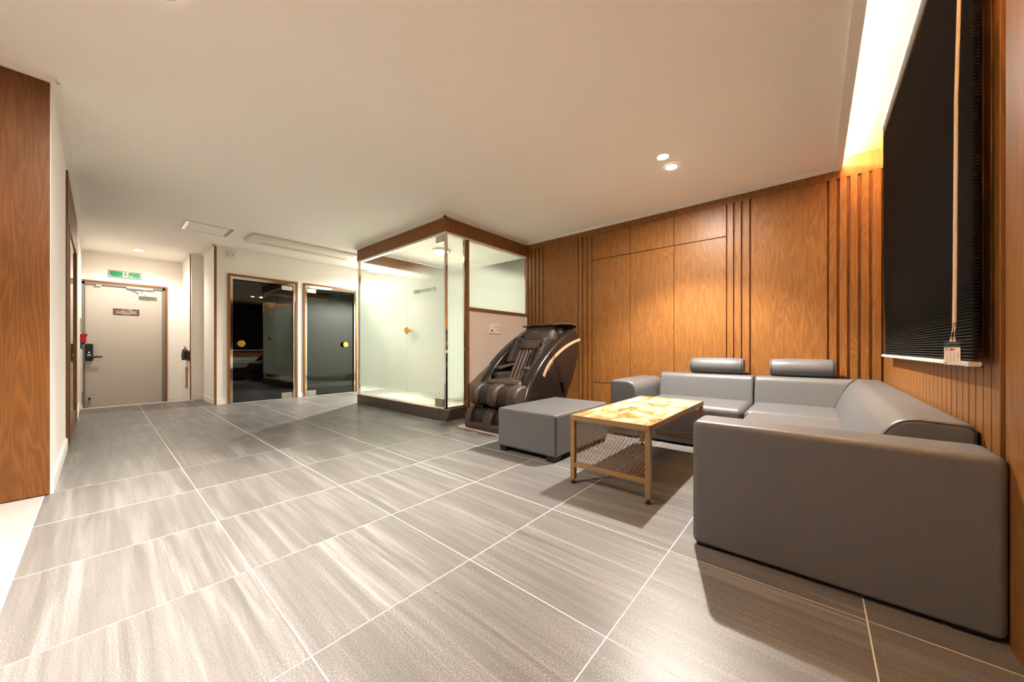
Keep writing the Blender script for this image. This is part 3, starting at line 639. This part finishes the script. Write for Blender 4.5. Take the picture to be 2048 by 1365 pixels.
# seats
rbox('seat', 3.372, 3.99, .442, 1.29, .10, .372, .045, 'leather', so, 8, 4, (0, 0, .012)); rbox('seat', 3.345, 3.99, -.24, .436, .10, .372, .045, 'leather', so, 8, 4, (0, 0, .012)); rbox('seat', 1.95, 3.343, -.26, .405, .10, .372, .045, 'leather', so, 8, 4, (0, 0, .012))
box('base', 3.395, 4.22, .0, 1.30, Z0, .14, 'leather', so, .01); box('base', 1.96, 4.22, YW + .01, .385, Z0, .14, 'leather', so, .01)
for x_, y_ in ((1.765, .355), (1.765, -.36), (3.3, .34), (3.42, 1.50), (4.12, 1.50), (3.44, .46), (2.5, .34), (1.9, .37)): box('foot', x_ - .05, x_ + .05, y_ - .04, y_ + .04, 0, Z0 + .005, 'black', so)
def bolster(ya, yb, label):
    b = thing('bolster', label, 'bolster', (4.10, (ya + yb) / 2, .605), 'bolster headrests on the sofa back'); r_ = .08; L = ya - yb
    prof = [(.01, 0), (r_ - .022, .0), (r_ - .008, .006), (r_ - .001, .02), (r_ + .002, L * .3), (r_ + .003, L * .5), (r_ + .002, L * .7), (r_ - .001, L - .02), (r_ - .008, L - .006), (r_ - .022, L), (.01, L)]
    lathe('cushion', prof, (4.115, ya, .690), (0, -1, 0), 'leather', b, 32)
    for yy in (ya - .018, yb + .018): tube('end_seam', [(4.115 + (r_ + .0005) * math.cos(t * PI / 16), yy, .690 + (r_ + .0005) * math.sin(t * PI / 16)) for t in range(32)], .0022, 'thread', b, 5, True)
bolster(1.005, .525, 'grey leather bolster on the sofa back nearer the massage chair'); bolster(.325, -.135, 'grey leather bolster on the sofa back nearer the blind')

# ------------------------------------------------------------ ottoman
ot = thing('ottoman', 'grey leather block ottoman beside the coffee table', 'ottoman', (2.65, 1.77, 0))
rbox('cushion', 2.222, 3.10, 1.475, 2.068, .038, .362, .022, 'leather', ot, 8, 4, (.004, .004, .006))
tube('top_seam', corners([(2.235, 1.478), (3.087, 1.478), (3.087, 2.065), (2.235, 2.065)], .03) and [(x_, y_, .352) for x_, y_ in corners([(2.227, 1.480), (3.095, 1.480), (3.095, 2.063), (2.227, 2.063)], .022)], .0022, 'thread', ot, 5, True)
tube('corner_seam', [(2.2275, 1.4805, .05), (2.2255, 1.4785, .2), (2.2275, 1.4805, .345)], .0022, 'thread', ot, 5)
for x_ in (2.28, 3.04):
    for y_ in (1.53, 2.01): box('foot', x_ - .05, x_ + .05, y_ - .035, y_ + .035, 0, .042, 'black', ot)

# ------------------------------------------------------------ coffee table
ct = thing('coffee_table', 'gold framed coffee table with onyx top and mesh ends', 'coffee table', (2.59, .945, 0))
TX0, TX1, TY0, TY1, TZ, s_ = 1.975, 3.20, .69, 1.20, .437, .032
box('tabletop', TX0 + .010, TX1 - .010, TY0 + .010, TY1 - .010, TZ - .018, TZ + .001, 'marble', ct, .001, 1)
boxes('top_frame', [(TX0, TX1, TY0, TY0 + .010, TZ - s_, TZ), (TX0, TX1, TY1 - .010, TY1, TZ - s_, TZ), (TX0, TX0 + .010, TY0, TY1, TZ - s_, TZ), (TX1 - .010, TX1, TY0, TY1, TZ - s_, TZ), (TX0 + .01, TX1 - .01, TY0 + .01, TY0 + .03, TZ - s_, TZ - .019), (TX0 + .01, TX1 - .01, TY1 - .03, TY1 - .01, TZ - s_, TZ - .019), (TX0 + .01, TX0 + .03, TY0 + .01, TY1 - .01, TZ - s_, TZ - .019), (TX1 - .03, TX1 - .01, TY0 + .01, TY1 - .01, TZ - s_, TZ - .019)], 'gold', ct)
for x_ in (TX0 + .001, TX1 - .001 - .03):
    for y_ in (TY0 + .001, TY1 - .001 - .03):
        lg = box('leg', x_, x_ + .03, y_, y_ + .03, .026, TZ - s_, 'gold', ct, .0015, 1)
        lathe('levelling_foot', [(.018, 0), (.018, .006), (.010, .010), (.006, .012), (.006, .028)], (x_ + .015, y_ + .015, 0), (0, 0, 1), 'black', lg, 16)
for x_ in (TX0 + .003, TX1 - .029):
    box('end_rail', x_, x_ + .026, TY0 + .031, TY1 - .031, .108, .134, 'gold', ct, .001, 1)
    bm = bmesh.new(); y0, y1, z0, z1 = TY0 + .031, TY1 - .031, .134, TZ - s_; sl = 1.55; px = .0205; xm = x_ + .013
    n = int((y1 - y0 + (z1 - z0) / sl) / px) + 2
    for sg in (1, -1):
        for i in range(-1, n):
            yy = (y0 - (z1 - z0) / sl + i * px) if sg > 0 else (y1 + (z1 - z0) / sl - i * px)
            # line from (yy,z0) going sg*dy
            ta, tb_ = 0, z1 - z0
            if sg > 0: ta = max(ta, (y0 - yy) * sl); tb_ = min(tb_, (y1 - yy) * sl)
            else: ta = max(ta, (yy - y1) * sl); tb_ = min(tb_, (yy - y0) * sl)
            if tb_ - ta > .004: add_tube(bm, [(xm, yy + sg * ta / sl, z0 + ta), (xm, yy + sg * tb_ / sl, z0 + tb_)], .0017, 4)
    link('mesh_panel', to_mesh('mesh_panel', bm), 'gold', ct)

# ------------------------------------------------------------ massage chair and its mat
tag(prism('floor_mat', corners([(2.56, 2.20), (3.55, 2.16), (3.55, 2.98), (2.58, 3.02)], .02), 'Z', 0, .008, 'mat', None, 0, False), 'thin pale mat under the massage chair', 'mat')
mc = thing('massage_chair', 'dark brown massage chair with ribbed leg rest by the oak wall', 'massage chair', (3.1, 2.53, .008))
SP = smooth_poly([(2.70, .10), (2.705, .28), (2.785, .47), (2.87, .61), (3.04, .772), (3.28, .935), (3.48, 1.035), (3.60, 1.105), (3.70, 1.10), (3.765, 1.03), (3.785, .93), (3.755, .79), (3.65, .53), (3.50, .34), (3.44, .12), (3.36, .012), (2.80, .012)], 2)
lead = smooth_poly([(2.705, .20), (2.72, .32), (2.785, .465), (2.87, .60), (3.04, .760), (3.28, .922), (3.48, 1.02)], 2, False)
strip_c = smooth_poly([(3.02, .575), (3.07, .655), (3.20, .765), (3.40, .870), (3.60, .938), (3.772, .975)], 2, False)
def ribbon(c, w0, w1):
    L, R = [], []
    for i, p in enumerate(c):
        a = Vector(c[max(i - 1, 0)]); b = Vector(c[min(i + 1, len(c) - 1)]); d = (b - a).normalized(); nn = Vector((-d.y, d.x)); ww = w0 + (w1 - w0) * i / (len(c) - 1); p = Vector(p)
        L.append(tuple(p + nn * ww)); R.append(tuple(p - nn * ww))
    return L + R[::-1]
for ya, yb, so_ in ((2.155, 2.285, 2.155), (2.775, 2.905, 2.905)):
    sh_ = prism('side_shell', SP, 'Y', ya, yb, 'shell', mc, .05)
    o1, o2 = (so_ - .003, so_ + .01) if so_ < 2.5 else (so_ - .01, so_ + .003)
    prism('accent_strip', ribbon(strip_c, .020, .014), 'Y', o1, o2, 'accent', sh_, 0, False)
    panel_pts = [(2.855, .10), (2.865, .34), (2.95, .455), (3.035, .55), (3.09, .62), (3.22, .735), (3.41, .84), (3.61, .91), (3.72, .935), (3.70, .80), (3.62, .56), (3.46, .34), (3.40, .10)]
    prism('side_panel', corners(panel_pts, .03), 'Y', o1 + .001, o2, 'shell', sh_, 0, False)
    ye = yb - .004 if so_ < 2.5 else ya + .004
    tube('edge_trim', [(x_ + .022, ye, z - .012) for x_, z in lead], .004, 'steel', sh_, 6)
box('base', 2.86, 3.42, 2.28, 2.78, .012, .30, 'black', mc, .02)
rbox('seat', 2.78, 3.25, 2.29, 2.77, .40, .525, .045, 'chair_leather', mc, 6, 4, (0, 0, .012))
prism('backrest', corners([(3.08, .42), (3.17, .60), (3.33, .86), (3.46, 1.12), (3.62, 1.12), (3.62, .80), (3.40, .42)], .03), 'Y', 2.33, 2.73, 'chair_dark', mc, .02)
for k in range(7):
    yy = 2.37 + .053 * k
    tube('back_rib', smooth_poly([(3.075, yy, .46), (3.17, yy, .63), (3.325, yy, .89)], 1, False), .025, 'chair_leather', mc, 10)
for yy in (2.70, 2.29): rbox('shoulder_pad', 3.17, 3.50, yy, yy + .07, .70, 1.0, .03, 'chair_dark', mc, 4, 3, fn=lambda p: Vector((p.x + (p.z - .85) * .55, p.y, p.z)))
for yy in (2.69, 2.285):
    rbox('arm_pad', 2.93, 3.27, yy, yy + .085, .655, .685, .012, 'chair_leather', mc, 4, 3, fn=lambda p: Vector((p.x, p.y, p.z + (p.x - 3.1) * .16)))
    rbox('arm_well', 2.90, 3.25, yy + .01, yy + .08, .50, .60, .02, 'chair_dark', mc, 4, 3)
def hp(p): # lean the pillow with the backrest
    q = Vector((p.x, p.y, p.z)); q.x = p.x + (p.z - 1.04) * .35; q.z = p.z - (p.x - 3.48) * .12; return q
hd = rbox('headrest', 3.41, 3.56, 2.315, 2.735, .925, 1.155, .052, 'chair_leather', mc, 6, 5, (.014, .012, .004), hp)
boxes('emblem', [(3.396, 3.412, 2.50 + .012 * k, 2.507 + .012 * k, 1.060, 1.069) for k in range(7)], 'steel', hd)
prism('neck_pad', corners([(3.27, .865), (3.33, .97), (3.40, .97), (3.34, .85)], .02), 'Y', 2.385, 2.715, 'chair_leather', mc, .015)
rbox('head_block', 3.50, 3.69, 2.25, 2.79, .86, 1.125, .04, 'chair_leather', mc, 4, 4)
# cover flap thrown over the top
bm = bmesh.new(); rows = []
for i, (x_, z_) in enumerate(((3.40, 1.150), (3.47, 1.162), (3.55, 1.162), (3.63, 1.150), (3.69, 1.115))):
    y0 = (2.30, 2.22, 2.15, 2.12, 2.17)[i]; rows.append([(x_, y0 + (2.74 - y0) * j / 8, z_ - .012 * (j in (7, 8)) + .004 * math.sin(j * 1.7)) for j in range(9)])
V1 = [[bm.verts.new(p) for p in r_] for r_ in rows]; V2 = [[bm.verts.new((p[0], p[1], p[2] - .014)) for p in r_] for r_ in rows]
for i in range(4):
    for j in range(8): bm.faces.new((V1[i][j], V1[i + 1][j], V1[i + 1][j + 1], V1[i][j + 1])); bm.faces.new((V2[i][j], V2[i][j + 1], V2[i + 1][j + 1], V2[i + 1][j]))
for j in range(8): bm.faces.new((V1[0][j], V1[0][j + 1], V2[0][j + 1], V2[0][j])); bm.faces.new((V1[4][j], V2[4][j], V2[4][j + 1], V1[4][j + 1]))
for i in range(4): bm.faces.new((V1[i][0], V2[i][0], V2[i + 1][0], V1[i + 1][0])); bm.faces.new((V1[i][8], V1[i + 1][8], V2[i + 1][8], V2[i][8]))
link('head_cover', to_mesh('head_cover', bm, True), 'chair_leather', mc)
# leg rest: calf unit
lr = box('leg_rest', 2.70, 2.90, 2.24, 2.82, .27, .46, 'chair_dark', mc, .02)
cp = smooth_poly([(2.64, .25), (2.60, .31), (2.605, .40), (2.66, .475), (2.76, .50), (2.90, .47), (2.90, .25)], 2)
for a, b in ((2.745, 2.850), (2.475, 2.605), (2.20, 2.335)): prism('calf_pad', cp, 'Y', a, b, 'chair_leather', lr, .035)
cd = smooth_poly([(2.68, .26), (2.645, .32), (2.655, .40), (2.70, .46), (2.78, .48), (2.90, .45), (2.90, .26)], 2)
for a, b in ((2.59, 2.76), (2.32, 2.49)): prism('calf_channel', cd, 'Y', a, b, 'chair_dark', lr, .02)
fp = smooth_poly([(2.585, .02), (2.575, .09), (2.60, .19), (2.66, .235), (2.78, .24), (2.86, .20), (2.86, .02)], 2)
fr_ = box('foot_rest', 2.68, 2.85, 2.24, 2.87, .012, .215, 'chair_dark', mc, .02)
for a, b in ((2.815, 2.905), (2.50, 2.635), (2.22, 2.315)): prism('foot_pad', fp, 'Y', a, b, 'chair_leather', fr_, .032)
rbox('toe_bar', 2.578, 2.70, 2.225, 2.90, .010, .085, .03, 'chair_leather', fr_, 6, 4)
fd = smooth_poly([(2.66, .03), (2.63, .10), (2.645, .17), (2.68, .215), (2.80, .225), (2.86, .20), (2.86, .03)], 2)
for a, b in ((2.62, 2.83), (2.305, 2.51)): prism('foot_channel', fd, 'Y', a, b, 'chair_dark', fr_, .02)
rm = rbox('remote', 3.19, 3.225, 2.30, 2.345, .82, .93, .012, 'black', mc, 3, 3)
tube('remote_cable', smooth_poly([(3.205, 2.32, .92), (3.14, 2.25, .955), (3.06, 2.165, .915), (3.122, 2.135, .835), (3.25, 2.132, .716), (3.365, 2.132, .52), (3.40, 2.135, .43)], 2, False), .0045, 'black', rm, 6)
rbox('cable_box', 3.365, 3.40, 2.122, 2.15, .38, .50, .008, 'black', rm, 2, 2, fn=lambda p: Vector((p.x - (p.z - .44) * .4, p.y, p.z)))

# ------------------------------------------------------------ pleated blind
pbd = thing('pleated_blind', 'black pleated blind pulled down over the window', 'blind', (2.6, -.37, .8))
BX0, BX1, YB = 1.82, 3.757, -.387
box('headrail', BX0 - .005, BX1 + .005, YB - .03, YB + .016, 2.482, 2.518, 'rail', pbd, .003)
for x_ in (2.1, 3.45): box('bracket', x_, x_ + .03, YB - .02, YB + .01, 2.518, 2.539, 'rail', pbd)
bm = bmesh.new(); zt, zb, N = 2.482, .822, 150; A, B = [], []
for i in range(2 * N + 1):
    z = zt + (zb - zt) * i / (2 * N); y = YB + (.008 if i % 2 else -.008)
    A.append(bm.verts.new((BX0, y, z))); B.append(bm.verts.new((BX1, y, z)))
for i in range(2 * N): bm.faces.new((A[i], B[i], B[i + 1], A[i + 1]))
fb = link('pleated_fabric', to_mesh('pleated_fabric', bm), 'fabric', pbd)
md_ = fb.modifiers.new('thickness', 'SOLIDIFY'); md_.thickness = .0016
box('bottom_rail', BX0 - .005, BX1 + .008, YB - .014, YB + .014, .806, .822, 'rail', pbd, .003)
for k, dx in enumerate((0, .018)):
    tube('pull_cord', [(1.865 + dx, YB + .012, 2.49), (1.866 + dx * .8, -.36, 1.7), (1.862 + dx, -.357, 1.10), (1.845 + dx * .8, -.352, .95), (1.806 + dx * .8 - .006, -.342 + dx * .3, .886)], .0034, 'cord', pbd, 6)
TC, TA, TN = Vector((1.806, -.342, 0)), Vector((-.62, -.785, 0)), Vector((-.785, .62, 0))     # hangs turned towards the room
def turn(p): return TC + TA * p.x + TN * p.y + Vector((0, 0, p.z))
tg = rbox('cord_tag', -.022, .022, -.006, .006, .806, .890, .004, 'acrylic', pbd, 3, 2, fn=turn)
def tag_box(name, lst, mat):
    bm = bmesh.new()
    for b in lst: add_box(bm, *b)
    for v in bm.verts: v.co = turn(v.co)
    return link(name, to_mesh(name, bm), mat, tg)
tag_box('card', [(-.0185, .0185, .0065, .0075, .812, .868)], 'card'); tag_box('clip_slot', [(-.008, .017, .0062, .0072, .874, .8765)], 'slot')
bm = bmesh.new(); vv = [bm.verts.new(turn(Vector(p))) for p in ((-.004, .0082, .866), (-.004, .0082, .857), (.010, .0082, .8615))]; bm.faces.new(vv); r = bmesh.ops.extrude_face_region(bm, geom=bm.faces[:]); bmesh.ops.translate(bm, verts=[v for v in r['geom'] if isinstance(v, bmesh.types.BMVert)], vec=TN * -.0006); link('warning_mark', to_mesh('warning_mark', bm), 'red', tg)
tag_box('print_line', [(-.013 + .0085 * (k % 4), -.0115 + .0085 * (k % 4), .0075, .008, .822 + .0045 * (k // 4), .825 + .0045 * (k // 4)) for k in range(28)], 'accent')
tag_box('print_line', [(-.016, -.008, .0075, .008, .857, .859), (-.016, -.008, .0075, .008, .862, .8655)], 'frame_grey')
tag_box('print_mark', [(-.019, -.010, .0075, .008, .8155, .8185)], 'red')
